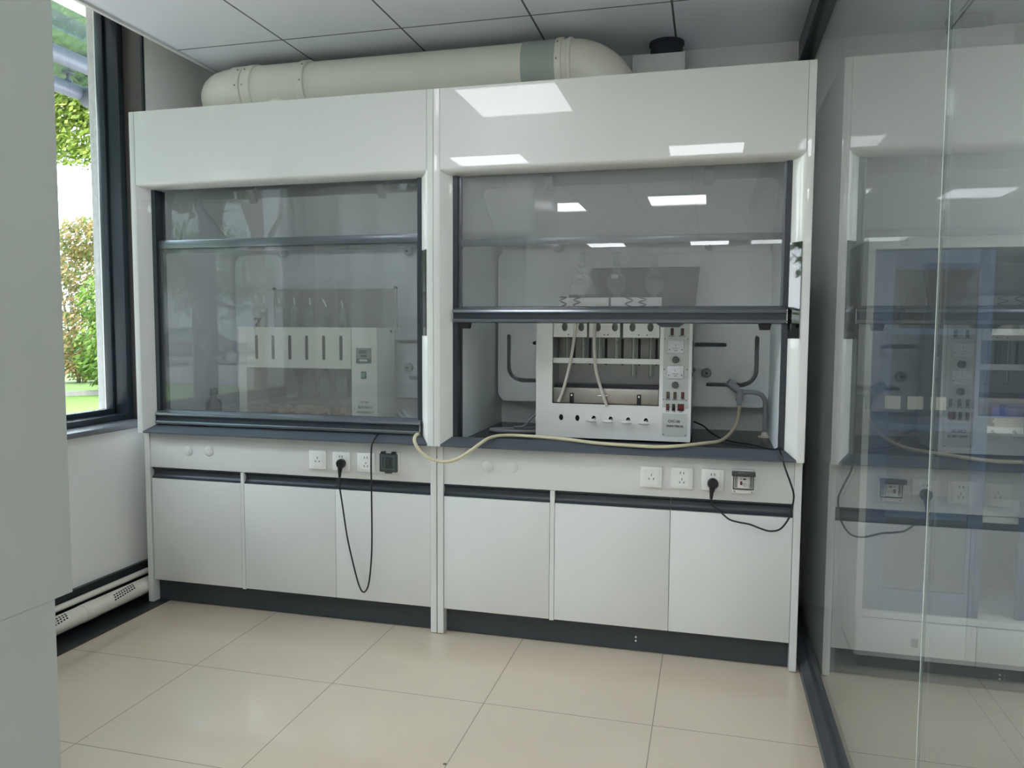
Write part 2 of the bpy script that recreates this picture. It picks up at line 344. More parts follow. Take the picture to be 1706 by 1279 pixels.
# ------------------------------------------------------------------ fume hoods (local x 0..1.5, y 0..0.8)
def arc(cx,cz,r,a0,a1,n=8): return [(cx+r*math.cos(R_(a0+(a1-a0)*i/n)),cz+r*math.sin(R_(a0+(a1-a0)*i/n))) for i in range(n+1)]
def fume_hood(loc,label,zb,sidem=WHITE2):
    t=thing('fume_hood',label,'fume hood',loc); L=Vector(loc)
    def O(name,mb,m,p=t,lab=None,**k):
        mb.v=[tuple(Vector(v)+L) for v in mb.v]; return obj(name,mb,m,p,lab,**k)
    colp=[(0.001,0),(.026,0),(.030,.0015),(.070,.05),(.070,.1),(.001,.1)]
    O('front_column',MB().prism(colp,'z',.842,2.34),sidem)
    O('front_column',MB().prism([(1.5-a,b) for a,b in colp][::-1],'z',.842,2.34),sidem)
    prof=[(0,2.34),(.07,2.34),(.07,1.99),(.05,1.99),(.030,1.993),(.014,1.998),(.005,2.004),(.001,2.010),(0,2.014),(0,2.018)]
    O('fascia',MB().prism(prof,'x',.0295,1.4705),WHITE)
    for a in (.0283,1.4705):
        O('seam_shadow',MB().box(a,a+.0012,-.0006,.003,2.012,2.3395),GREYP,smooth=False)  # thin dark strip drawn in for the shadow gap beside the fascia
    for a,b in ((.001,.018),(1.482,1.499)):
        O('side_panel',MB().box(a,b,.1,.8,.8425,2.34),sidem,smooth=False)
    O('top_panel',MB().box(.018,1.482,.07,.8,2.315,2.335),WHITE2,smooth=False)
    O('back_panel',MB().box(.018,1.482,.78,.8,.845,2.315),LINING,smooth=False)
    for a,b in ((.018,.092),(1.408,1.482)):
        O('side_lining',MB().box(a,b,.101,.78,.86,2.31),LINING,smooth=False)
    O('inner_roof',MB().box(.092,1.408,.12,.78,2.14,2.16),LINING,smooth=False)
    Lp=[(.163,1.31),(.163,1.16)]+arc(.233,1.16,.07,180,270)+[(.36,1.09)]
    Lq=[(1.5-a+.015,b) for a,b in Lp]; Lq[-1]=(1.137,1.09)
    holes=[stroke(Lp,.02),stroke(Lq,.02),stroke([(.295,1.277),(.42,1.277)],.02),stroke([(1.08,1.277),(1.207,1.277)],.02),stroke([(.43,1.16),(.60,1.16)],.02),stroke([(.9,1.16),(1.066,1.16)],.02)]
    b=plate(rrect(.106,1.42-.012,.985,1.735,.05),holes,.006); b.v=[(v[0],v[1]+.65,v[2]) for v in b.v]
    O('lower_baffle',b,BAFF,smooth=False)
    # slanted upper baffle
    b=plate(rrect(.106,1.408,0,.36,.045),[],.006)
    m=Matrix.Translation((0,.65,1.785))@Matrix.Rotation(R_(56.4),4,'X'); b.xf(m); O('upper_baffle',b,BAFF,smooth=False)
    k=MB(); 
    for x,z in ((.412,1.742),(1.128,1.740),(1.128,1.144),(.412,1.144)):
        kb=MB().lathe([(.006,-.030),(.012,-.030),(.021,-.024),(.023,-.012),(.023,0)],(x,.65,z),18,(0,1,0))
        kn=O('baffle_knob',kb,GREYP); c=MB().cyl((x,.6185,z),(x,.62,z),.006,10); O('knob_screw',c,BLK,kn)
    for x in (.43,1.12):
        O('baffle_bracket',MB().prism([(.30,2.02),(.34,1.96),(.36,2.0),(.33,2.04)],'x',x-.018,x+.018),GREYP)
    O('work_surface',MB().box(.0705,1.4295,.055,.78,.843,.86),WORK,smooth=False)
    O('front_sill',MB().prism([(-.002,.842),(.062,.842),(.062,.866),(.055,.879),(.047,.880),(-.002,.849)],'x',.0305,1.4695),SILL)
    for a in (.0705,1.4095):
        O('sash_track',MB().box(a,a+.020,.05,.118,.86,1.99).box(a+.006,a+.022,.095,.118,.86,1.99),ALU2,smooth=False)
    # fixed upper pane
    fp=O('fixed_pane',MB().box(.09,1.41,.108,.113,1.725,2.30),GLASS,smooth=False)
    O('pane_rail',MB().box(.088,1.412,.102,.118,1.700,1.728,.002),ALU,fp)
    # sliding sash
    z=zb
    bar=[(.040,z),(.033,z+.004),(.031,z+.012),(.035,z+.017),(.045,z+.019),(.045,z+.040),(.034,z+.042),(.031,z+.047),(.034,z+.055),(.062,z+.070),(.078,z+.070),(.078,z)]
    s=O('sliding_sash',MB().prism(bar,'x',.074,1.426).box(.092,1.408,.064,.080,z+.836,z+.874,.002).box(.0905,.100,.068,.076,z+.06,z+.84).box(1.400,1.4095,.068,.076,z+.06,z+.84),ALU)
    O('groove_shade',MB().box(.080,1.420,.0425,.0455,z+.0195,z+.0395),mat('dark_groove_shade',(.035,.045,.06),.35,noise=.03),s,'dark strip shading the groove along the bar',smooth=False)  # dark insert paints the shade inside the bar's groove
    O('sash_pane',MB().box(.098,1.402,.070,.075,z+.064,z+.838),GLASS,s,smooth=False)
    for a in (.075,1.4225): O('bar_end_cap',MB().box(a,a+.0025,.032,.060,z+.003,z+.056),CHROME,s,smooth=False)
    for x in (.125,1.345):
        O('rubber_foot',MB().prism([(x-.024,z),(x+.024,z),(x+.019,z-.024),(x-.019,z-.024)][::-1],'y',.046,.070),RUB,s,smooth=False)
    O('sash_latch',MB().prism([(.93,z),(1.04,z),(1.02,z-.014),(.95,z-.014)][::-1],'y',.046,.066),ALU2,s,smooth=False)
    # black glossy control strip on the bevel of the right column
    d=Vector((-.04,.05)).normalized(); n=Vector((-d.y,-d.x)) 
    n=Vector((-.05,-.04)).normalized()
    p0=Vector((1.468,.002)); p1=Vector((1.431,.0485))
    q=[p0,p1,p1+n*.004,p0+n*.004]
    O('control_strip',MB().prism([tuple(v) for v in q],'z',1.316,1.680),GLOSSBLK,smooth=False)
    return t
h1=fume_hood((0,0,0),'white fume hood beside the window with its glass sash pulled down',.882)
h2=fume_hood((1.5,0,0),'white fume hood beside the glass partition with its sash raised halfway',1.371)
ROOT_H3=fume_hood((20,0,0),'tall white fume hood seen side-on, filling the left foreground',.871,WSHADE)
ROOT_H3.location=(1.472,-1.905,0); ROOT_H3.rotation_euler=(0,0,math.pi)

# ------------------------------------------------------------------ base cabinets
def outlet(t,O,x,z,kind):
    s=O('socket_outlet',MB().box(x,x+.086,.030,.0455,z-.086,z,.003),PLATEW)
    c=x+.043; zc=z-.043
    O('socket_insert',MB().box(c-.026,c+.026,.0288,.0302,zc-.03,zc+.03),PLATEW,s,smooth=False)
    h=MB(); y0,y1=.0279,.0289
    def slot(a,b,ang):
        m=Matrix.Translation((a,0,b))@Matrix.Rotation(R_(ang),4,'Y'); q=MB().box(-.0013,.0013,y0,y1,-.0045,.0045).xf(m); h.add(q.v,q.f)
    if kind==3: slot(c,zc+.009,0); slot(c-.009,zc-.007,-30); slot(c+.009,zc-.007,30)
    else:
        slot(c-.0065,zc+.022,0); slot(c+.0065,zc+.022,0); slot(c,zc-.003,0); slot(c-.008,zc-.016,-30); slot(c+.008,zc-.016,30)
    O('socket_slots',h,INK,s,smooth=False)
def base_cabinet(loc,label,socks,brk,caps,doors,post,closed,sidem=WHITE):
    t=thing('base_cabinet',label,'cabinet',loc); L=Vector(loc)
    def O(name,mb,m,p=t,lab=None,**k):
        mb.v=[tuple(Vector(v)+L) for v in mb.v]; return obj(name,mb,m,p,lab,**k)
    for a in (.002,1.4705):
        O('side_panel',MB().box(a,a+.0275,.04,.78,0.004,.8418,.0006),sidem,smooth=False)
    O('carcass',MB().box(.030,1.470,.068,.78,.112,.84),WHITE,smooth=False)
    O('service_panel',MB().box(.0300,1.4700,.0455,.062,.671,.8405,.001),WHITE)
    O('kick_board',MB().box(.0300,1.4700,.085,.098,0.002,.112),DARK,smooth=False)
    O('door_divider',MB().box(post[0],post[1],.043,.066,.112,.669),WHITE,smooth=False)
    for a,b in doors:
        d=O('door',MB().box(a,b,.043,.064,.116,.617,.0015),WHITE)
        O('finger_pull',MB().prism([(.066,.668),(.050,.668),(.050,.664),(.060,.655),(.062,.640),(.056,.628),(.047,.622),(.047,.618),(.066,.618)],'x',a,b),ALU2,d)
    for a,z in caps:
        O('hole_cap',MB().lathe([(.024,0),(.024,-.003),(.021,-.005),(0,-.0055)],(a,.0455,z),24,(0,1,0)),WHITE)
    for i,(x,z) in enumerate(socks): outlet(t,O,x,z,3 if i==0 else 5)
    x,z=brk
    bx=O('breaker_box',MB().box(x,x+.090,.026,.0455,z-.095,z,.005),PLATEW)
    if closed:
        O('box_cover',MB().box(x+.002,x+.086,.008,.026,z-.088,z-.004,.006),TEAL,bx)
        O('cover_ridge',MB().box(x+.014,x+.074,.0068,.0082,z-.074,z-.072).box(x+.014,x+.074,.0068,.0082,z-.018,z-.016).box(x+.014,x+.016,.0068,.0082,z-.072,z-.018).box(x+.072,x+.074,.0068,.0082,z-.072,z-.018).box(x+.028,x+.030,.0068,.0082,z-.072,z-.018),mat('teal_edge',(.12,.16,.16),.3,noise=.03),bx,smooth=False)
        O('breaker_switch',MB().box(x+.034,x+.058,.0062,.0082,z-.06,z-.03,.0008),mat('teal_dark',(.03,.04,.04),.3,noise=.05),bx)  # darker teal plate on the cover for the switch
        O('cover_hinge',MB().box(x+.010,x+.028,.006,.026,z-.006,z+.004,.002).box(x+.060,x+.078,.006,.026,z-.006,z+.004,.002),BLK,bx)
        O('cover_tab',MB().box(x+.028,x+.06,.008,.022,z-.093,z-.086,.002),TEAL,bx)
    else:
        O('box_frame',MB().box(x+.006,x+.009,.0225,.026,z-.075,z-.02).box(x+.081,x+.084,.0225,.026,z-.075,z-.02).box(x+.006,x+.084,.0225,.026,z-.078,z-.075).box(x+.014,x+.0155,.0225,.026,z-.07,z-.02).box(x+.018,x+.0195,.0225,.026,z-.07,z-.02).box(x+.071,x+.0725,.0225,.026,z-.07,z-.02).box(x+.0755,x+.077,.0225,.026,z-.07,z-.02),BLK,bx,smooth=False)
        O('breaker_switch',MB().box(x+.026,x+.064,.019,.026,z-.072,z-.024,.002),PLATEW,bx)
        O('breaker_lever',MB().box(x+.032,x+.040,.012,.019,z-.058,z-.044,.001),RED,bx)
        O('breaker_buttons',MB().box(x+.044,x+.054,.0175,.019,z-.038,z-.033).box(x+.034,x+.037,.0175,.019,z-.037,z-.033).box(x+.044,x+.060,.0178,.019,z-.062,z-.0615).box(x+.044,x+.060,.0178,.019,z-.054,z-.0535),INK,bx,smooth=False)
        O('box_cover',MB().xf(Matrix()).box(x-.0005,x+.0885,-.012,.026,z-.021,z-.002,.004),mat('smoked_plastic',(.03,.035,.04),.15,coat=.5,noise=.05),bx)
        O('box_screw',MB().cyl((x+.012,.0245,z-.087),(x+.012,.026,z-.087),.0035,10).cyl((x+.078,.0245,z-.087),(x+.078,.026,z-.087),.0035,10),STEEL,bx)
    return t
base_cabinet((0,0,0),'white base cabinet with three doors, standing beside the window wall',[(.888,.794),(1.005,.792),(1.126,.793)],(1.240,.803),[(.241,.760),(.356,.763)],[(.036,.5235),(.5425,1.010),(1.012,1.469)],(.525,.541),True)
bc=base_cabinet((1.5,0,0),'white base cabinet with three doors, standing beside the glass partition',[(.880,.795),(1.001,.796),(1.121,.796)],(1.235,.800),[(.230,.757),(.338,.760)],[(.031,.5025),(.5245,.9995),(1.0015,1.469)],(.504,.523),False)
obj('kick_board_screw',MB().cyl((2.3675+.0,.083,.060),(2.3675,.085,.060),.004,10),PLATEW,bc); obj('kick_board_screw',MB().cyl((2.3675,.083,.044),(2.3675,.085,.044),.004,10),PLATEW,bc)
b3=base_cabinet((20,0,0),'white base cabinet under the foreground hood, its side panel at the lower left corner',[(.888,.794),(1.005,.792),(1.126,.793)],(1.240,.803),[(.241,.760),(.356,.763)],[(.031,.5235),(.5425,1.010),(1.012,1.469)],(.525,.541),True,WSHADE)
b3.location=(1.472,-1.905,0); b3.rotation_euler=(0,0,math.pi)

# ------------------------------------------------------------------ exhaust duct above the hoods
du=thing('exhaust_duct','thick ivory plastic exhaust duct running along the tops of both hoods','duct',(1.2,.45,2.34))
def elbow(c,a0,a1,R0,plane,n=14):
    o=[]
    for i in range(n+1):
        a=R_(a0+(a1-a0)*i/n)
        o.append((c[0]+R0*math.cos(a),c[1],c[2]+R0*math.sin(a)) if plane=='xz' else (c[0]+R0*math.cos(a),c[1]+R0*math.sin(a),c[2]))
    return o
DZ=2.535; DY=.45; DR=.118
obj('straight_pipe',MB().cyl((.70,DY,DZ),(1.83,DY,DZ),DR,40),PVC,du)
obj('tee_fitting',MB().lathe([(DR,.0),(DR+.008,0),(DR+.010,.03),(DR+.010,.05),(DR+.004,.055),(DR+.004,.30),(DR+.010,.305),(DR+.010,.34),(DR,.345)],(.37,DY,DZ),40,(1,0,0)).cyl((.55,DY,2.336),(.55,DY,2.5),.10,32),PVC,du)
obj('left_elbow',MB().tube(elbow((.30,DY+.18,DZ),-90,-180,.18,'xy'),DR,36).tube([(.12,DY+.18,DZ),(.12,.838,DZ)],DR,36).lathe([(DR,0),(DR+.007,0),(DR+.007,.07),(DR,.075)],(.29,DY,DZ),36,(1,0,0)),PVC,du)
obj('grey_sleeve',MB().cyl((1.79,DY,DZ),(1.95,DY,DZ),DR+.004,40),PVCG,du,'grey-green sleeve on the duct')
obj('right_elbow',MB().lathe([(DR,0),(DR+.009,0),(DR+.009,.028),(DR+.003,.030),(DR+.003,.05),(DR+.007,.052),(DR+.007,.068),(DR,.07)],(1.945,DY,DZ),40,(1,0,0)).tube(elbow((2.0,DY,DZ-.20),90,0,.20,'xz')+[(2.20,DY,2.337)],DR,36),PVC,du)
sc_=MB()
for x in (.345,.385,.70,1.955): 
    for a in (60,100,140): sc_.cyl((x,DY-math.cos(R_(a-90+90))*0-(DR+.008)*math.cos(R_(a-60)),DZ+(DR+.008)*math.sin(R_(a-60))),(x,DY-(DR+.013)*math.cos(R_(a-60)),DZ+(DR+.013)*math.sin(R_(a-60))),.004,8)
obj('duct_screw',sc_,STEEL,du)
solo('wall_box',MB().box(2.26,2.50,.60,.838,2.336,2.615,.004),WHITE2,'white metal box behind the duct elbow on top of the right hood','box')
solo('round_duct',MB().lathe([(.075,0),(.075,.07),(.082,.072),(.082,.085)],(2.41,.72,2.616),28),mat('dark_duct',(.03,.035,.05),.5,noise=.1),'short dark round duct going from the white box into the ceiling','duct')

# ------------------------------------------------------------------ pipes along the window wall
p=thing('drain_pipe','thick white plastic drain pipe lying along the foot of the window wall','pipe',(-.045,-.6,.025))
obj('pipe_body',MB().tube([(-.045,-1.85,.068),(-.045,.80,.068)],.039,24).tube([(-.045,-.33,.068),(-.045,-.25,.068)],.0405,24),PVC2,p)
mk=MB(); random.seed(3)
for yc in (-.50,-.10):
    for row in range(3):
        for k in range(9):
            a=R_(20+row*17+k*2.5); y=yc+(k-4)*.016+row*.004
            c=Vector((-.045+math.cos(a)*.0396,y,.068+math.sin(a)*.0396)); t=Vector((-math.sin(a),0,math.cos(a)))*.0035; u=Vector((0,.0045,0)); n=Vector((math.cos(a),0,math.sin(a)))*.0004
            mk.add([c-t-u+n,c-t+u+n,c+t+u+n,c+t-u+n,c-t-u-n,c-t+u-n,c+t+u-n,c+t-u-n],[(0,1,2,3),(7,6,5,4),(0,4,5,1),(1,5,6,2),(2,6,7,3),(3,7,4,0)])
obj('printed_marks',mk,INK,p,'rows of small black printed dashes',smooth=False)
obj('pipe_clip',MB().box(-.062,-.028,-.9,-.88,.001,.029).box(-.062,-.028,.5,.52,.001,.029).box(-.062,-.028,-1.6,-1.58,.001,.029),BLK,p,smooth=False)
solo('water_pipe',MB().tube([(-.0925,-1.85,.118),(-.0925,.80,.118)],.014,16),PVC2,'thin white pipe on the baseboard, just above the thick drain pipe','pipe')

# ------------------------------------------------------------------ left instrument (fat tester)
LX,LY,LZ=.387,.25,.862
fa=thing('fat_extractor','beige laboratory extraction instrument with six slots, behind the lowered sash','laboratory instrument',(.76,.36,.861))
X0,X1,XC=.387,1.127,.995; ZT=1.349
obj('side_wall',MB().box(X0,.432,.25,.46,LZ,ZT,.002),BEIGE,fa)
hs=[stroke([(.489+.0905*i-.0,1.200),(.489+.0905*i,1.302)],.017) for i in range(6)]
fpn=plate([(.4325,1.152),(XC-.0015,1.152),(XC-.0015,ZT),(.4325,ZT)],hs,.003); fpn.v=[(v[0],v[1]+.25,v[2]) for v in fpn.v]
obj('front_panel',fpn,BEIGE,fa,smooth=False)
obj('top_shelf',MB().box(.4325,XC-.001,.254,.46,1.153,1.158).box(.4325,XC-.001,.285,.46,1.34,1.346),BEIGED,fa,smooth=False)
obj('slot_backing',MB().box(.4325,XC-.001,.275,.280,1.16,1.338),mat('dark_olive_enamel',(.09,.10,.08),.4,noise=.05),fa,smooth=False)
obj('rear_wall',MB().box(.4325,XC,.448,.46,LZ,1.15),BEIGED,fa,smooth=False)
ct=obj('control_column',MB().box(XC,X1,.25,.46,LZ,ZT,.003),BEIGE,fa)
base=obj('heater_base',MB().box(.4325,XC-.001,.252,.448,LZ,.905).box(.4325,XC-.001,.41,.448,.905,.955),RUST,fa,'stained tan heater base',smooth=False)
for i in range(5):
    obj('heater_bar',MB().box(.50+.092*i,.512+.092*i,.262,.40,.905,.925,.002),REDISH,base,'dull red bar')
tc_=obj('temperature_controller',MB().box(1.021,1.098,.2455,.25,1.181,1.253,.001),mat('grey_bezel',(.22,.24,.24),.35,noise=.03),ct)
# sub-parts live one level below: keep display details on the instrument itself
obj('display_window',MB().box(1.037,1.076,.2445,.2456,1.226,1.243).box(1.045,1.076,.2445,.2456,1.209,1.221),mat('display_black',(.02,.03,.025),.15,noise=.05),fa,smooth=False)
obj('controller_buttons',MB().box(1.040,1.051,.2440,.2456,1.191,1.199).box(1.054,1.065,.2440,.2456,1.191,1.199).box(1.068,1.078,.2440,.2456,1.191,1.199),PLATEW,fa,smooth=False)
obj('controller_strip',MB().box(1.023,1.096,.2448,.2456,1.186,1.204),BLK,fa,smooth=False)
obj('power_switch',MB().box(1.045,1.072,.2465,.25,1.107,1.142,.001),BLK,ct)
obj('switch_rocker',MB().box(1.050,1.067,.2445,.2466,1.113,1.136,.001),GREEN,fa,'green illuminated rocker')
text('SZF-06C',1.062,.2494,.993,.012,INK,ct,sx=1.1)
text('脂肪测定仪',1.066,.2494,.967,.0125,INK,ct,sx=1.2)
text('2',1.009,.2494,.961,.016,INK,ct)
text('上海纤检仪器有限公司',1.061,.2494,.945,.0095,INK,ct)
sp=obj('splash_panel',MB().box(.46,1.125,.475,.479,1.351,1.535).box(.452,.460,.470,.482,1.350,1.542).box(1.125,1.133,.470,.482,1.350,1.542).box(.46,1.125,.470,.482,1.535,1.542).box(.46,1.125,.470,.482,1.350,1.357),mat('grey_splash_steel',(.30,.295,.27),.45,metal=.2,noise=.04),fa)
for x in (.452,1.127): obj('corner_knob',MB().lathe([(.004,0),(.009,.002),(.011,.008),(.006,.014)],(x,.476,1.540),14),BLK,sp)
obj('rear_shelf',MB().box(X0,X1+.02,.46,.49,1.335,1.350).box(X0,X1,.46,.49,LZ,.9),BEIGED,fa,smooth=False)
obj('side_vent',MB().box(X1-.0005,X1+.001,.405,.425,1.325,1.338),BLK,fa,smooth=False)
# condenser tubes
def tip(i,x,lean,h):
    prof=[(.019,1.347),(.021,1.352),(.021,1.43),(.020,1.437),(.013,1.452),(.006,1.460),(.0045,1.466)]
    t=thing('glass_condenser',CLAB[i],'glass condenser',(x,.36,1.3465),'six glass condensers standing on the beige instrument')
    hh=h-1.46
    prof=[(r,z+(hh if z>1.36 else 0)) for r,z in prof]
    obj('glass_body',MB().lathe([(r,z) for r,z in prof],(x,.36,0),18),LABG,t)
    z0=prof[-1][1]
    obj('glass_tip',MB().tube([(x,.36,z0),(x-lean*.3,.36,z0+.012),(x-lean,.36,z0+.034)],.0042,10),mat('frosted_glass',(.72,.75,.73),.3,noise=.03),t)
    # spiral inner tube
    pts=[]; 
    for k in range(90):
        a=k*.75; pts.append((x+.0125*math.cos(a),.36+.0125*math.sin(a),1.352+k/90*(z0-1.352-.03)))
    obj('inner_spiral',MB().tube(pts,.0026,6),LABG,t)
    obj('lower_neck',MB().cyl((x,.36,1.155),(x,.36,1.30),.012,14),LABG,t)
CLAB=['glass condenser on the beige instrument, nearest the window, beside the black valve','second glass condenser from the window on the beige instrument','third glass condenser from the window, between two upright ones, small forked tip','fourth glass condenser from the window, slightly bent tip','fifth glass condenser from the window, its tip leaning far to the left','last glass condenser, shortest, nearest the control column of the beige instrument']
for i,(x,le,h) in enumerate([(.462,.001,1.463),(.548,.001,1.46),(.636,.003,1.457),(.723,.004,1.453),(.808,.018,1.446),(.898,.007,1.440)]): tip(i,x,le,h)
v=thing('valve','small black valve with a lever, left of the condensers on the beige instrument','valve',(.415,.36,1.3495))
obj('valve_body',MB().cyl((.425,.36,1.3495),(.425,.36,1.366),.009,14).tube([(.425,.36,1.362),(.432,.36,1.375),(.438,.36,1.388)],.006,10),BLK,v)
obj('valve_lever',MB().box(.408,.446,.353,.367,1.386,1.396,.003),BLK,v)
for i in range(4):
    x=.62+.092*i
    mb=MB().lathe([(.0105,1.157),(.011,1.13),(.026,1.108),(.030,1.09),(.030,1.02),(.022,1.0),(.0,.998)],(x,.35,0),18)
    solo('glass_cup',mb,LABG,['glass cup hanging under the slotted panel, nearest the window','second glass cup from the window hanging under the slotted panel','third glass cup from the window hanging under the slotted panel','glass cup hanging nearest the control column of the beige instrument'][i],'glass cup','glass cups hanging in the beige instrument')
# bottle
bt=thing('reagent_bottle','dark brown reagent bottle standing left of the beige instrument','bottle',(.170,.35,.861))
obj('bottle_body',MB().lathe([(.036,.861),(.040,.865),(.040,.955),(.036,.967),(.020,.985),(.0185,.990),(.0185,1.002)],(.170,.35,0),28),BOTG,bt)
obj('bottle_cap',MB().lathe([(.0195,1.0),(.020,1.002),(.020,1.033),(.018,1.036)],(.170,.35,0),24),mat('dark_green_cap',(.03,.06,.045),.4,noise=.08),bt)
obj('bottle_label',MB().lathe([(.0404,.885),(.0406,.886),(.0406,.93),(.0404,.931)],(.170,.35,0),28),mat('worn_dark_label',(.05,.05,.055),.6,noise=.1),bt)
solo('grey_hose',MB().tube([(1.16,.42,.868),(1.17,.40,.935),(1.20,.36,.925),(1.26,.30,.90),(1.30,.26,.869)],.008,10,6).tube([(1.18,.44,.868),(1.19,.41,.94),(1.23,.37,.915),(1.29,.31,.880),(1.31,.30,.869)],.008,10,6),GREYP,'pair of short grey hoses beside the beige instrument in the closed hood','hose')
solo('black_hose',MB().tube([(.12,.14,.868),(.20,.13,.869),(.28,.17,.868),(.36,.13,.868),(.30,.10,.868),(.22,.12,.8795)],.006,8,6),RUB,'thin black cable coiled on the sill under the lowered sash','cable')

# ------------------------------------------------------------------ right instrument (fibre tester)
A0,A1,AY=1.893,2.568,.25; BZ=.868; TZ=1.44
fi=thing('fibre_analyser','light grey laboratory instrument with dials, switches and white taps under the raised sash','laboratory instrument',(2.23,.42,.861))
ov=[]
def oval(cx,cz,rx,rz,n=18): return [(cx+rx*math.cos(2*math.pi*k/n),cz+rz*math.sin(2*math.pi*k/n)) for k in range(n)]
xs=[2.008,2.081,2.154,2.228,2.304,2.380]
front=plate([(A0,BZ),(A1,BZ),(A1,TZ),(A0,TZ)],[[(1.967,1.019),(2.434,1.019),(2.434,1.43),(1.967,1.43)]]+[oval(x,.957+(-.001*i),.0095,.0135) for i,x in enumerate(xs)],.003)
front.v=[(v[0],v[1]+AY,v[2]) for v in front.v]
obj('front_panel',front,DEVW,fi,smooth=False)
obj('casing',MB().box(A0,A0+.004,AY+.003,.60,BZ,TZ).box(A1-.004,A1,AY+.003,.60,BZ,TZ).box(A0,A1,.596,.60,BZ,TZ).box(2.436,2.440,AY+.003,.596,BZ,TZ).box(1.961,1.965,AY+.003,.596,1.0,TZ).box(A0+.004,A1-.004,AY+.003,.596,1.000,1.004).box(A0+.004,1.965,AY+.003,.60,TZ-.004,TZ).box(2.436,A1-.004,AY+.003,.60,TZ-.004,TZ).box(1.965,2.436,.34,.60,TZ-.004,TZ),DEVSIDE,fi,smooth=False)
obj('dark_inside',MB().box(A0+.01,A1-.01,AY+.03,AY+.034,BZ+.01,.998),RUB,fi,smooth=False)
bk=plate([(1.966,1.08),(2.435,1.08),(2.435,1.43),(1.966,1.43)],[stroke([(x+.03,1.19),(x+.03,1.30)],.012) for x in xs],.003); bk.v=[(v[0],v[1]+.40,v[2]) for v in bk.v]
obj('tube_rack_plate',bk,mat('grey_steel_inner',(.30,.31,.30),.4,metal=.3,noise=.05),fi,smooth=False)
obj('rear_dark_plate',MB().box(1.966,2.435,.43,.435,1.004,1.43),mat('dark_steel',(.05,.055,.06),.4,noise=.1),fi,smooth=False)
obj('cross_bar',MB().box(1.967,2.434,.262,.275,1.197,1.220,.001),DEVW,fi)
obj('dark_tray_rim',MB().box(1.967,2.434,.30,.40,1.075,1.100),mat('black_heater',(.02,.025,.04),.4,noise=.15),fi,smooth=False)
tr=obj('drip_drawer',MB().box(1.970,2.431,.262,.30,1.021,1.088,.001),STEEL,fi,'brushed steel drawer front')
obj('drawer_handle',MB().tube([(2.165,.262,1.058),(2.17,.250,1.058),(2.215,.248,1.058),(2.222,.262,1.058)],.0022,8),CHROME,tr)
for x in (2.053,2.348):
    obj('drawer_latch',MB().box(x-.009,x+.009,.2585,.262,1.020,1.066,.003),BLK,tr); 
    obj('latch_screw',MB().cyl((x,.2565,1.056),(x,.2590,1.056),.004,10),CHROME,tr)
# three white valve blocks with pairs of round windows
for k,(a,b) in enumerate(((1.970,2.118),(2.128,2.262),(2.276,2.430))):
    hx=[xs[2*k]+.012,xs[2*k+1]+.012]
    bl=plate([(a,1.312),(b,1.312),(b,1.43),(a,1.43)],[oval(x,1.356,.0135,.018) for x in hx],.003); bl.v=[(v[0],v[1]+.254,v[2]) for v in bl.v]
    q=obj('valve_block',bl,PLATEW,fi,smooth=False)
    m_=MB()
    for x in (a+.066,b-.052): m_.add(*(lambda z:(z.v,z.f))(MB().prism([(x-.004,1.322),(x+.002,1.320),(x+.004,1.327)],'y',.2532,.254)))
    obj('block_mark',m_,INK,q,smooth=False)
    obj('block_backing',MB().box(a,b,.285,.288,1.315,1.43),DEVSIDE,q,smooth=False)
# control plate
cp=obj('control_plate',MB().box(2.449,2.556,.2478,.25,1.014,1.425),mat('brushed_plate',(.56,.60,.58),.3,noise=.02),fi,smooth=False)
cp2=obj('name_plate',MB().box(2.4485,2.5545,.2478,.25,.891,.990),mat('light_name_plate',(.62,.65,.64),.35,noise=.01),fi,smooth=False)
def rocker(x,z,w,h,m,lab=None):
    s=obj('rocker_switch',MB().box(x-w/2,x+w/2,.2445,.2478,z-h/2,z+h/2,.001),BLK,cp)
    s2=obj('switch_rocker',MB().box(x-w/2+.0025,x+w/2-.0025,.2425,.2446,z-h/2+.004,z+h/2-.004,.001),m,cp,lab)
for x in (2.484,2.526): rocker(x,1.338,.013,.029,AMBER)
for x in (2.472,2.501,2.533): rocker(x,1.068,.013,.029,RED if x>2.52 else AMBER)
rocker(2.471,1.017,.013,.028,RED); rocker(2.496,1.017,.013,.028,BLK); rocker(2.526,1.017,.027,.030,RED,'wide red rocker')
for i,(x,z) in enumerate(((2.500,1.274),(2.500,1.166))):
    me=obj('dial_meter',MB().box(x-.034,x+.034,.2400,.2478,z-.026,z+.028,.002),METER,cp)
    f=MB().add(*(lambda q:(q.v,q.f))(MB().prism(oval(x,z+.008,.022,.012),'y',.2392,.2400))); obj('dial_face',f,mat('dial_white',(.78,.80,.86),.2,noise=.01),cp,smooth=False)
    nd=MB().box(x-.0012,x+.0004,.2385,.2392,z+.003,z+.012).box(x-.012,x+.012,.2390,.2395,z-.006,z-.005)
    for a in range(-50,51,20): 
        c,s_=math.sin(R_(a)),math.cos(R_(a)); nd.box(x+c*.019-.0004,x+c*.019+.0004,.2388,.2393,z+.003+s_*.012-.0015,z+.003+s_*.012+.0015)
    obj('dial_marks',nd,INK,cp,smooth=False)
    obj('meter_screw',MB().cyl((x-.027,.2388,z-.012),(x-.027,.2402,z-.012),.0025,8).cyl((x+.027,.2388,z-.012),(x+.027,.2402,z-.012),.0025,8),INK,cp)
    text('mA',x,.2398,z-.018,.009,INK,cp)
for z in (1.219,1.112):
    obj('control_knob',MB().lathe([(.015,.2478),(.0145,.236),(.012,.231),(0,.2305)],(2.501,0,z),14,(0,1,0)),mat('grey_knob',(.10,.11,.11),.45,noise=.1),cp)
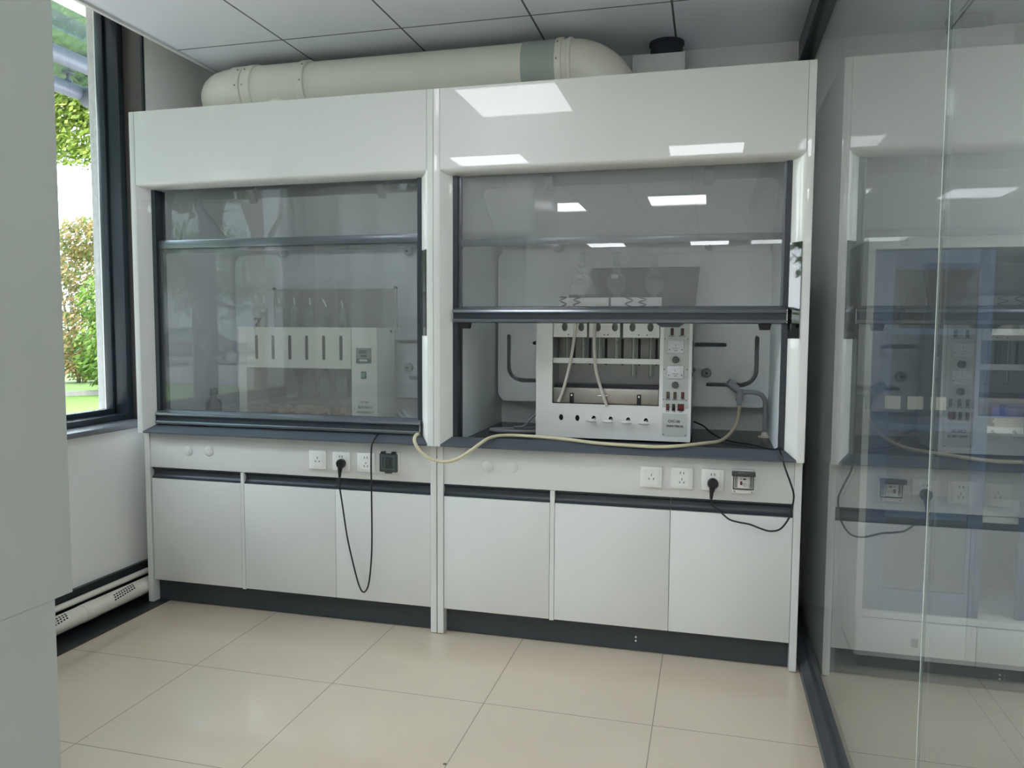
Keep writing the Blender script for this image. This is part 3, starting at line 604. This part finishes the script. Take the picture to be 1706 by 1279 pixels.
for (x,z,s_) in ((2.482,1.317,'消泡调压'),(2.527,1.317,'预热开关'),(2.472,1.046,'酸预热'),(2.501,1.046,'碱预热'),(2.533,1.046,'水预热'),(2.471,.996,'加热'),(2.497,.996,'气泵'),(2.527,.996,'电源')):
    text(s_,x,.2474,z,.0072,INK,cp if z>1.0 else fi)
text('CXC-06',2.499,.2474,.951,.0155,INK,cp2,sx=.95,bold=.0004)
text('粗纤维测定仪',2.502,.2474,.931,.0108,INK,cp2,sx=1.12,bold=.0003)
pm=MB()
for x,z in ((2.455,1.308),(2.549,1.308),(2.454,1.178),(2.549,1.178),(2.453,1.050),(2.548,1.047),(2.455,.899),(2.547,.897)): pm.cyl((x,.2466,z),(x,.2479,z),.0024,8)
obj('plate_screw',pm,INK,fi)
# white stopcocks in four of the ovals
for i in range(2,6):
    x=xs[i]; z=.951-.001*i
    s=obj('stopcock',MB().cyl((x,.285,z),(x,.232,z),.0075,12).cyl((x-.004,.232,z),(x-.004,.222,z),.0085,12),PLATEW,fi)
    obj('stopcock_lever',MB().tube([(x-.030,.222,z+.001),(x-.008,.219,z),(x+.016,.222,z+.001)],[.0042,.0078,.0042],8),PLATEW,s)
obj('instrument_foot',MB().cyl((1.93,.29,.861),(1.93,.29,.868),.014,12).cyl((2.53,.29,.861),(2.53,.29,.868),.014,12).cyl((1.93,.56,.861),(1.93,.56,.868),.014,12).cyl((2.53,.56,.861),(2.53,.56,.868),.014,12),RUB,fi)
obj('side_button',MB().box(A1,A1+.002,.30,.312,1.245,1.30).box(A1,A1+.003,.30,.31,1.143,1.162),BLK,fi,smooth=False)
# top: white strips with black springs, smoked back lid
for a,b in ((1.985,2.205),(2.215,2.435)):
    obj('spring_rail',MB().box(a,b,.30,.306,TZ-.002,1.486,.001),PLATEW,fi)
def zig(x,w,n,z0=1.444,z1=1.487,flip=1):
    p=[]
    for k in range(n+1):
        zz=z1-(z1-z0)*k/n; p.append((x+(w if (k%2==0)==(flip>0) else -w)*.5,.296+(.004 if k%2 else 0),zz))
    q=[(p[0][0]-flip*w,p[0][1],p[0][2]+.001)]+p
    if n%2==0: q.append((p[-1][0]-flip*w*.9,p[-1][1],p[-1][2]))
    return MB().tube(q,.0028,6,3)
for x,w,n,fl in ((2.003,.030,3,1),(2.065,.034,4,1),(2.295,.034,3,-1),(2.352,.036,4,-1)):
    obj('clamp_spring',zig(x,w,n,flip=fl),INK,fi,'black wire clamp spring')
ld=plate([(1.985,1.445),(2.572,1.445),(2.590,1.632),(2.020,1.632)],[],.004); ld.v=[(v[0],v[1]+.47+(v[2]-1.445)*.25,v[2]) for v in ld.v]
obj('smoked_lid',ld,LID,fi,smooth=False)
# flasks on top
fl=[('round glass flask on the light grey instrument, nearest the window, with a paper tag',2.075,1.553,1),('middle round glass flask on the light grey instrument, with a paper tag',2.232,1.551,1),('round glass flask on the light grey instrument, nearest the switches, without a tag',2.397,1.549,0)]
for lab,x,z,tag in fl:
    t=thing('round_flask',lab,'glass flask',(x,.36,1.437),'round glass flasks on the light grey instrument')
    R0=.046; pr=[(.012,TZ),(.013,z-R0-.012)]+[(R0*math.sin(R_(a)),z-R0*math.cos(R_(a))) for a in range(18,165,10)]+[(.0135,z+R0+.002),(.0135,z+.085)]
    if tag==0: pr=pr[:-1]+[(.0135,z+.065)]
    obj('flask_body',MB().lathe(pr,(x,.36,0),24),LABG,t)
    zt=pr[-1][1]
    obj('flask_neck',MB().lathe([(.0165,zt-.006),(.0165,zt+.028),(.012,zt+.034),(.012,zt+.040),(.018,zt+.052)],(x,.36,0),20),LABG,t)
    if tag: obj('paper_tag',MB().box(x-.017,x+.012,.307,.3085,z+.018,z+.036),PAPER,t,'small cream paper tag',smooth=False)
# glass tubes hanging in the window
for i,x in enumerate([x+.012 for x in xs]):
    lab=['glass tube in the grey instrument window, furthest left','second glass tube from the left in the instrument window, behind the white hose','third glass tube from the left in the instrument window','fourth glass tube from the left, just right of the second white hose','fifth glass tube from the left, reaching below the cross bar','glass tube furthest right in the instrument window, beside the control plate'][i]
    L_=1.20 if i<4 else 1.132
    mb=MB().lathe([(.0125,1.40),(.0125,1.33),(.0105,1.31),(.0105,L_+.01),(.0085,L_+.002),(.003,L_)],(x,.335,0),16)
    t=thing('glass_tube',lab,'glass tube',(x,.335,L_),'glass tubes hanging in the light grey instrument')
    obj('tube_body',mb,LABG,t); obj('inner_rod',MB().cyl((x-.004,.335,L_+.012),(x-.004,.335,1.40),.0018,8),mat('frosted_glass'),t)
obj_t=[('white_tube',[(2.075,.235,1.452),(2.073,.228,1.42),(2.070,.232,1.36),(2.060,.238,1.27),(2.042,.240,1.17),(2.018,.240,1.08),(1.998,.240,1.026)],'white silicone tube hanging from the instrument top, curving to the left'),
       ('white_tube',[(2.176,.285,1.455),(2.166,.240,1.44),(2.158,.228,1.38),(2.154,.236,1.28),(2.162,.240,1.17),(2.185,.240,1.09),(2.212,.242,1.012)],'white silicone tube hanging from the instrument top, curving to the right')]
for n,pth,lab in obj_t: solo(n,MB().tube(pth,.0068,12,8),TUBEW,lab,'tube','white tubes hanging over the instrument window')

# ------------------------------------------------------------------ tap, hoses, cords
tp=thing('gas_tap','grey swan-neck laboratory tap in the back right corner of the open hood','tap',(2.91,.56,.861))
obj('tap_base',MB().lathe([(.028,.8605),(.028,.866),(.016,.869),(.012,.885)],(2.89,.56,0),20),PVC2,tp)
obj('tap_column',MB().tube([(2.89,.56,.875),(2.89,.56,1.0),(2.885,.555,1.035),(2.865,.55,1.058),(2.83,.545,1.066),(2.785,.54,1.066)],.0105,14,6),GREYP,tp)
obj('tap_body',MB().cyl((2.776,.54,1.078),(2.776,.54,1.026),.0165,16).cyl((2.776,.54,1.028),(2.776,.54,1.005),.011,14),GREYP,tp)
obj('tap_handle',MB().cyl((2.768,.54,1.075),(2.724,.53,1.112),.018,16),GREYP,tp)
solo('cream_hose',MB().tube([(2.776,.54,1.006),(2.774,.53,.975),(2.765,.48,.935),(2.735,.36,.900),(2.69,.22,.884),(2.62,.10,.887),(2.54,.035,.884),(2.45,.022,.877),(2.34,.022,.878),(2.20,.03,.881),(2.06,.045,.890),(1.92,.07,.892),(1.80,.075,.891),(1.745,.03,.885),(1.71,-.012,.862),(1.662,-.018,.825),(1.609,-.018,.793),(1.55,-.018,.780),(1.487,-.018,.793),(1.440,-.018,.828),(1.418,-.014,.866),(1.416,.02,.887),(1.414,.10,.872),(1.38,.20,.868)],.0072,14,6),CREAM,'long cream rubber hose draped over the sills from the tap to the closed hood','hose')
solo('looped_hose',MB().tube([(1.9,.55,.869),(1.80,.50,.869),(1.70,.46,.868),(1.64,.42,.868),(1.66,.38,.868),(1.75,.37,.869),(1.86,.40,.870),(1.88,.44,.885)],.007,10,6).tube([(1.88,.50,.96),(1.83,.47,.93),(1.79,.45,.885),(1.75,.42,.883)],.006,10,6),GREYP,'grey hose looped on the worktop left of the light grey instrument','hose')
def cord(name,lab,plug,path,path2):
    t=thing(name,lab,'power cord',(plug[0],.028,plug[1]-.05))
    x,z=plug
    obj('plug',MB().lathe([(.016,0),(.021,-.006),(.021,-.022),(.016,-.028),(0,-.0285)],(x,.0276,z),20,(0,1,0)).tube([(x-.001,.010,z-.01),(x-.004,.009,z-.036),(x-.005,.009,z-.060)],[.013,.0085,.0055],12),BLK,t)
    obj('cable',MB().tube(path,.0036,10,8),BLK,t)
cord('power_cord','black power cord hanging in a long loop below the left hood',(1.056,.742),
 [(1.051,.009,.684),(1.049,.012,.64),(1.058,.018,.56),(1.078,.02,.42),(1.103,.02,.308),(1.134,.02,.196),(1.157,.02,.163),(1.181,.02,.196),(1.196,.018,.30),(1.203,.014,.42),(1.211,-.004,.63),(1.213,-.010,.76),(1.217,-.010,.835),(1.228,.008,.870),(1.234,.05,.887),(1.240,.10,.866),(1.25,.25,.866)],None)
cord('power_cord','black power cord curling from the right hood down to the socket beside the breaker box',(2.664,.742),
 [(2.659,.009,.684),(2.662,.014,.66),(2.672,.022,.648),(2.690,.018,.635),(2.728,.014,.604),(2.765,.014,.594),(2.808,.014,.588),(2.850,.014,.574),(2.885,.014,.567),(2.921,.014,.578),(2.950,.014,.620),(2.962,.014,.665),(2.966,.010,.715),(2.950,-.004,.768),(2.930,-.010,.820),(2.918,.000,.862),(2.910,.05,.887),(2.893,.13,.870),(2.82,.26,.868),(2.72,.36,.868),(2.66,.46,.882),(2.62,.54,.905),(2.575,.57,.92)],None)

# ------------------------------------------------------------------ reagent cabinet behind the glass partition
rc=thing('reagent_cabinet','white cabinet with blue sliding glass doors standing behind the glass partition','cabinet',(3.75,.4,0))
cx0,cx1,cy0,cy1=3.225,4.35,.15,.58
obj('cabinet_body',MB().box(cx0,cx0+.025,cy0,cy1,.06,1.70).box(cx1-.025,cx1,cy0,cy1,.06,1.70).box(cx0+.025,cx1-.025,cy0,cy1,1.66,1.70).box(cx0+.025,cx1-.025,cy0,cy1,.215,.240),TRIMW,rc,smooth=False)
obj('back_board',MB().box(cx0+.025,cx1-.025,cy1-.01,cy1,.06,1.66),mat('blue_grey_board',(.16,.20,.26),.5,noise=.03),rc,smooth=False)
obj('plinth',MB().box(cx0+.02,cx1-.02,cy0+.03,cy1,0,.06),DARK,rc,smooth=False)
for k,z in enumerate((.62,.97,1.345)): obj('shelf',MB().box(cx0+.026,cx1-.026,cy0+.06,cy1-.011,z-.012,z+.012),PLATEW,rc,smooth=False)
for a,b,y in ((cx0+.027,3.665,cy0+.012),(3.80,cx1-.027,cy0+.034)):
    d=obj('sliding_door',MB().box(a,a+.07,y,y+.018,.242,1.655,.001).box(b-.05,b,y,y+.018,.242,1.655,.001).box(a+.07,b-.05,y,y+.018,1.58,1.655,.001).box(a+.07,b-.05,y,y+.018,.242,.33,.001),BLUE,rc,'blue steel door frame')
    obj('door_pane',MB().box(a+.07,b-.05,y+.006,y+.010,.33,1.58),DGLASS,d,smooth=False)
for a,b in ((cx0+.002,3.655),(3.658,4.10),(4.103,cx1-.002)):
    d=obj('drawer',MB().box(a,b,cy0-.016,cy0,.062,.212,.002),TRIMW,rc)
    obj('drawer_handle',MB().box((a+b)/2-.012,(a+b)/2+.012,cy0-.020,cy0-.0162,.115,.150,.001),mat('grey_bezel'),d)
for x in (3.305,3.385,3.465):
    obj('door_notice',MB().box(x,x+.055,cy0+.008,cy0+.0118,1.045,1.095),PAPER,rc,'small pale notice stuck on the door',smooth=False)
solo('blue_folder',MB().box(3.70,3.96,.24,.46,1.012,1.055,.01),BLUEBOX,'blue box file on the stack of papers behind the glass','box file')
solo('paper_stack',MB().box(3.71,3.99,.23,.47,.983,.994).box(3.705,3.98,.235,.46,.9945,1.004).box(3.712,3.985,.24,.465,1.0045,1.0115),mat('buff_paper',(.60,.54,.42),.7,noise=.05),'stack of buff papers on the cabinet shelf behind the glass','papers')
for i,(x,h,m_) in enumerate(((3.36,.22,BOTG),(3.45,.17,mat('amber_bottle',(.10,.05,.02),.15,noise=.1)),(3.53,.24,BOTG))):
    solo('storage_bottle',MB().lathe([(.035,1.358),(.037,1.362),(.037,1.358+h*.7),(.015,1.358+h*.85),(.015,1.358+h)],(x,.40,0),18),m_,['tall dark bottle behind the blue door, nearest the hood side','short amber bottle between two tall dark bottles behind the blue door','tall dark bottle behind the blue door, furthest from the hood side'][i],'bottle','bottles behind the blue cabinet door')

# ------------------------------------------------------------------ outdoors
struct('lawn_ground',MB().box(-60,-.44,-60,60,-.35,-.15),mat('lawn_soil',(.085,.15,.022),.9,noise=.25,nscale=6,bump=.5,bscale=30),'green lawn outside the window')
struct('kerb_1',MB().box(-60,-.6,0,.25,-.15,-.06).xf(Matrix.Translation((-11.6,9.6,0))@Matrix.Rotation(R_(45),4,'Z')@Matrix.Translation((20,0,0))),mat('kerb_stone',(.20,.19,.17),.8,noise=.1))
struct('added_paving',MB().box(-7.0,-.44,-30,9,-.15,-.14),mat('added_concrete_paving',(.30,.275,.255),.8,noise=.06),'unseen pale concrete paving added under the canopy for neutral bounce light')  # strip of ground added out of view to neutralise the green bounce
struct('road',MB().box(-60,-8,-45,-14,-.16,-.13),mat('asphalt',(.10,.10,.105),.8,noise=.1))
def leafmat(n,a,b):
    m=bpy.data.materials.new(n); m.use_nodes=True; nt=m.node_tree; p=nt.nodes['Principled BSDF']
    t=nt.nodes.new('ShaderNodeNewGeometry'); r=nt.nodes.new('ShaderNodeValToRGB'); r.color_ramp.elements[0].color=(*a,1); r.color_ramp.elements[1].color=(*b,1)
    nt.links.new(t.outputs['Random Per Island'],r.inputs['Fac']); nt.links.new(r.outputs['Color'],p.inputs['Base Color']); p.inputs['Roughness'].default_value=.5
    d=nt.nodes.new('ShaderNodeBsdfTranslucent'); nt.links.new(r.outputs['Color'],d.inputs['Color']); mx=nt.nodes.new('ShaderNodeMixShader'); mx.inputs[0].default_value=.4
    nt.links.new(p.outputs[0],mx.inputs[1]); nt.links.new(d.outputs[0],mx.inputs[2]); nt.links.new(mx.outputs[0],nt.nodes['Material Output'].inputs['Surface']); return m
LG=leafmat('leaves_green',(0.033,0.110,0.017),(0.231,0.341,0.055)); LY_=leafmat('leaves_yellow_green',(0.110,0.187,0.022),(0.385,0.429,0.088)); LA=leafmat('leaves_autumn',(0.077,0.154,0.033),(0.413,0.264,0.110))
LD=leafmat('leaves_dark',(0.022,0.066,0.017),(0.121,0.209,0.044))
BARK=mat('bark',(.13,.10,.075),.9,noise=.3,nscale=12,bump=.5,bscale=20)
def leaves(blobs,n,size):
    mb=MB(); tot=sum(b[3]**2 for b in blobs)
    for cx,cy,cz,r,sq in blobs:
        for _ in range(int(n*r*r/tot)):
            d=Vector((random.gauss(0,1),random.gauss(0,1),random.gauss(0,1))).normalized()*r*random.uniform(.45,1.05)
            c=Vector((cx+d.x,cy+d.y,cz+d.z*sq)); s=size*random.uniform(.6,1.3)
            a=Vector((random.gauss(0,1),random.gauss(0,1),random.gauss(0,1))).normalized(); b=a.orthogonal().normalized(); e=a.cross(b)
            mb.add([c-b*s,c+e*s*.45,c+b*s,c-e*s*.45],[(0,1,2,3)])
    return mb
def tree(lab,x,y,h,blobs,n,size,m,name='tree',cat='tree',group=None):
    t=thing(name,lab,cat,(x,y,-.15),group)
    tr=MB(); 
    if name=='tree':
        tr.tube([(x,y,-.15),(x+.05,y,h*.3),(x-.05,y+.05,h*.6),(x,y,h)],[.16]*1+[.13,.10,.05] if False else .12,10)
        for bx,by,bz,r,sq in blobs: tr.tube([(x,y,h*.45),((x+bx)/2,(y+by)/2,(h*.45+bz)/2+.2),(bx,by,bz)],.05,8)
    else:
        for k in range(9):
            a=k*.7; tr.tube([(x+.1*math.cos(a),y+.1*math.sin(a),-.15),(x+.45*math.cos(a),y+.45*math.sin(a),h*.6)],.018,6)
    obj('trunk' if name=='tree' else 'stems',tr,BARK,t)
    obj('foliage',leaves(blobs,n,size),m,t,smooth=False)
    return t
def bush(lab,x,y,h,r,n,m,size=.09):
    return tree(lab,x,y,h,[(x,y,.45,r*.9,.6),(x,y,h*.35-.1,r,.9),(x-.2,y+.2,h*.7,r*.9,.9),(x+.25,y-.1,h-.35,r*.65,.9)],n,size,m,'bush','bush')
d0=Vector((-.694,.72))
def at(dist,side=0,ang=0):
    p=Vector((2.64,-3.087))+d0*dist+Vector((.72,.694))*side; return p.x,p.y
x,y=at(19.2,.95); bush('dark green bush at the lawn edge seen through the window, beside the stucco strip',x,y,2.6,1.0,12000,LG,.062)
x,y=at(19.4,-1.25); bush('green and orange bush at the lawn edge seen through the window',x,y,3.0,1.05,12000,LA,.062)
x,y=at(23.6,.1); bush('tall orange-tinted shrub rising behind the green bush outside the window',x,y,4.0,1.0,9000,LA,.07)
x,y=at(20.2,3.4); bush('rounded green shrub outside, hidden mostly behind the window jamb',x,y,2.6,1.1,3000,LG,.1)
x,y=at(20.2,-3.7); bush('yellow-green shrub outside, mostly behind the foreground hood',x,y,2.8,1.1,3000,LY_,.1)
x,y=at(22,1.5); tree('tall yellow-green tree with hanging crown seen at the top of the window',x,y,14,[(*at(21,.3),7.4,1.5,.8),(*at(21,-1.0),7.0,1.6,.8),(*at(21.4,.2),5.9,1.1,.7),(*at(21.4,-1.4),5.7,1.0,.7),(*at(21.4,1.8),6.6,1.4,.9),(*at(21.6,.1),8.9,1.6,.9)],32000,.075,LY_)
for i,(x,y,r) in enumerate(((-5.5,-9.5,2.6),(-11.8,-12.3,3.2),(-4.6,-19.5,3.2))):
    tree(['broad tree near the building, reflected at the top of the closed sash','broad dark tree on the lawn, furthest from the building of the three','broad tree at the end of the lawn, beyond the other two'][i],x,y,6,[(x,y,6.6,r,.8),(x+r*.5,y-r*.4,5.4,r*.6,.7),(x-r*.5,y+r*.4,7.6,r*.7,.8)],4500,.22,LD)
for i,(x,y,r,m_) in enumerate(((-30,-9,2.2,LD),(-33.5,-15,2.4,LY_),(-24,-34,3.2,LD),(-30,-27,3.2,LG),(-7,-33,3.0,LG),(-24,-14,2.6,LG),(-20,0,2.6,LD))):
    tree(['dark tree on the lawn reflected in the closed sash','light green roadside tree reflected in the closed sash','dark tree across the road behind the parked car','green tree across the road, left behind the parked car','green tree at the far end of the road','green tree beside the lawn halfway to the road','dark tree on the lawn straight out from the window'][i],x,y,5,[(x,y,4.4,r,.8),(x+r*.5,y-r*.4,3.8,r*.7,.8),(x-r*.5,y+r*.4,5.2,r*.7,.8)],3500,.2,m_)
# glass canopy outside the window
cn=thing('glass_canopy','glass entrance canopy on grey steel tubes outside the top of the window','canopy',(-1.6,1.2,3.3))
CAN=glass_mat('canopy_glass',(.44,.53,.52),1.45,haze=.25,hazecol=(.22,.27,.26))
gm=MAT_=mat('canopy_tube_paint',(.075,.078,.095),.45,noise=.05)
for y0,y1 in ((-1.6,.455),(.465,1.350),(1.358,2.250),(2.258,2.95)):
    for x0,x1 in ((-2.72,-1.832),(-1.820,-.46)):
        obj('canopy_pane',MB().box(x0,x1,y0,y1,3.42,3.432),CAN,cn,smooth=False)
obj('canopy_beam',MB().cyl((-1.955,-1.6,3.30),(-1.955,2.9,3.30),.060,18),gm,cn)
obj('canopy_beam',MB().cyl((-.62,-1.6,3.30),(-.62,2.9,3.30),.060,18),gm,cn)
obj('edge_beam',MB().cyl((-2.50,-1.6,3.29),(-2.50,2.9,3.29),.060,18),gm,cn)
obj('cross_beam',MB().cyl((-.44,2.43,3.27),(-2.50,2.43,3.27),.085,18),gm,cn)
for y in (.46,1.354,2.254):
    for x in (-2.50,-1.955,-.62):
        fit=MB().cyl((x,y,3.33),(x,y,3.418),.012,8).lathe([(.045,3.405),(.045,3.418)],(x,y,0),14).lathe([(.03,3.335),(.03,3.365)],(x,y,0),12)
        obj('glass_fitting',fit,gm,cn)
obj('canopy_post',MB().cyl((-2.50,2.85,-.15),(-2.50,2.85,3.25),.07,16),gm,cn)
# parked car across the road (seen as a reflection in the closed sash)
car=thing('car','dark saloon car parked across the road, seen as a reflection in the closed sash','car',(-17.2,-23,-.13))
def C(mb): 
    return mb.xf(Matrix.Translation((-17.2,-23,-.13))@Matrix.Rotation(R_(142),4,'Z'))
body=[(-2.3,.35),(-2.32,.62),(-2.15,.86),(-1.4,.95),(-.75,1.38),(-.3,1.46),(.55,1.44),(1.35,1.02),(2.1,.92),(2.3,.7),(2.3,.35),(1.85,.28),(-1.85,.28)]
obj('car_body',C(MB().prism(body,'y',-.88,.88)),mat('dark_car_paint',(.03,.035,.045),.15,coat=1,noise=.03),car)
gl=mat('car_glass',(.10,.12,.13),.05,coat=1,noise=.02)
for s in (-1,1):
    obj('car_window',C(MB().prism([(-1.2,.98),(-.68,1.34),(-.1,1.40),(-.1,.98)],'y',s*.885-.004,s*.885+.004).prism([(-.02,.98),(-.02,1.40),(.5,1.38),(1.15,1.0)],'y',s*.885-.004,s*.885+.004)),gl,car)
    obj('window_trim',C(MB().box(-1.3,1.2,s*.885-.008,s*.885+.008,.955,.975).box(-1.6,1.6,s*.885-.008,s*.885+.008,.32,.35)),CHROME,car,smooth=False)
    for x in (-1.45,1.45):
        w_=obj('wheel',C(MB().cyl((x,s*.78,.32),(x,s*.90,.32),.32,24)),RUB,car); obj('wheel_rim',C(MB().cyl((x,s*.89,.32),(x,s*.91,.32),.2,20)),STEEL,w_)
KB=['cream kerb block by the road, level with the boot of the parked car','second cream kerb block from the boot end of the parked car','cream kerb block in front of the rear door of the parked car','cream kerb block in front of the front door of the parked car','cream kerb block level with the bonnet of the parked car','last cream kerb block, beyond the bonnet of the parked car']
for i in range(6):
    solo('kerb_block',C(MB().box(-4.5+i*1.5,-3.6+i*1.5,1.25,1.5,-.0,.16,.02)),mat('cream_kerb',(.50,.44,.33),.7,noise=.1),KB[i],'kerb block','row of cream kerb blocks by the road')
# long invented building across the road, blocks the bright sky in reflections
bl=thing('backdrop_building','invented grey four-storey building added behind the parked car to block the sky','building',(-37,-48.5,-.15))
def D(mb): return mb.xf(Matrix.Translation((-37,-48.5,-.15))@Matrix.Rotation(R_(142),4,'Z'))
obj('wall',D(MB().box(-32,32,-8,0,0,17)),mat('backdrop_grey_wall',(.30,.31,.31),.8,noise=.08,nscale=.5),bl,smooth=False)  # wall of the added backdrop building
for fl_ in range(4):
    for k in range(9):
        x=-28+k*6.8; z=1.2+fl_*4
        f=obj('window',D(MB().box(x,x+2.8,0,.12,z,z+2.0)),mat('backdrop_window_frame',(.12,.13,.14),.4,noise=.05),bl,smooth=False)  # window of the added backdrop building
        obj('pane',D(MB().box(x+.12,x+2.68,.10,.14,z+.12,z+1.88)),gl,f,smooth=False)
obj('backdrop_roof_edge',D(MB().box(-32.3,32.3,-8.3,.3,17,17.5)),mat('backdrop_dark_roof_edge',(.08,.08,.085),.6,noise=.05),bl,smooth=False)
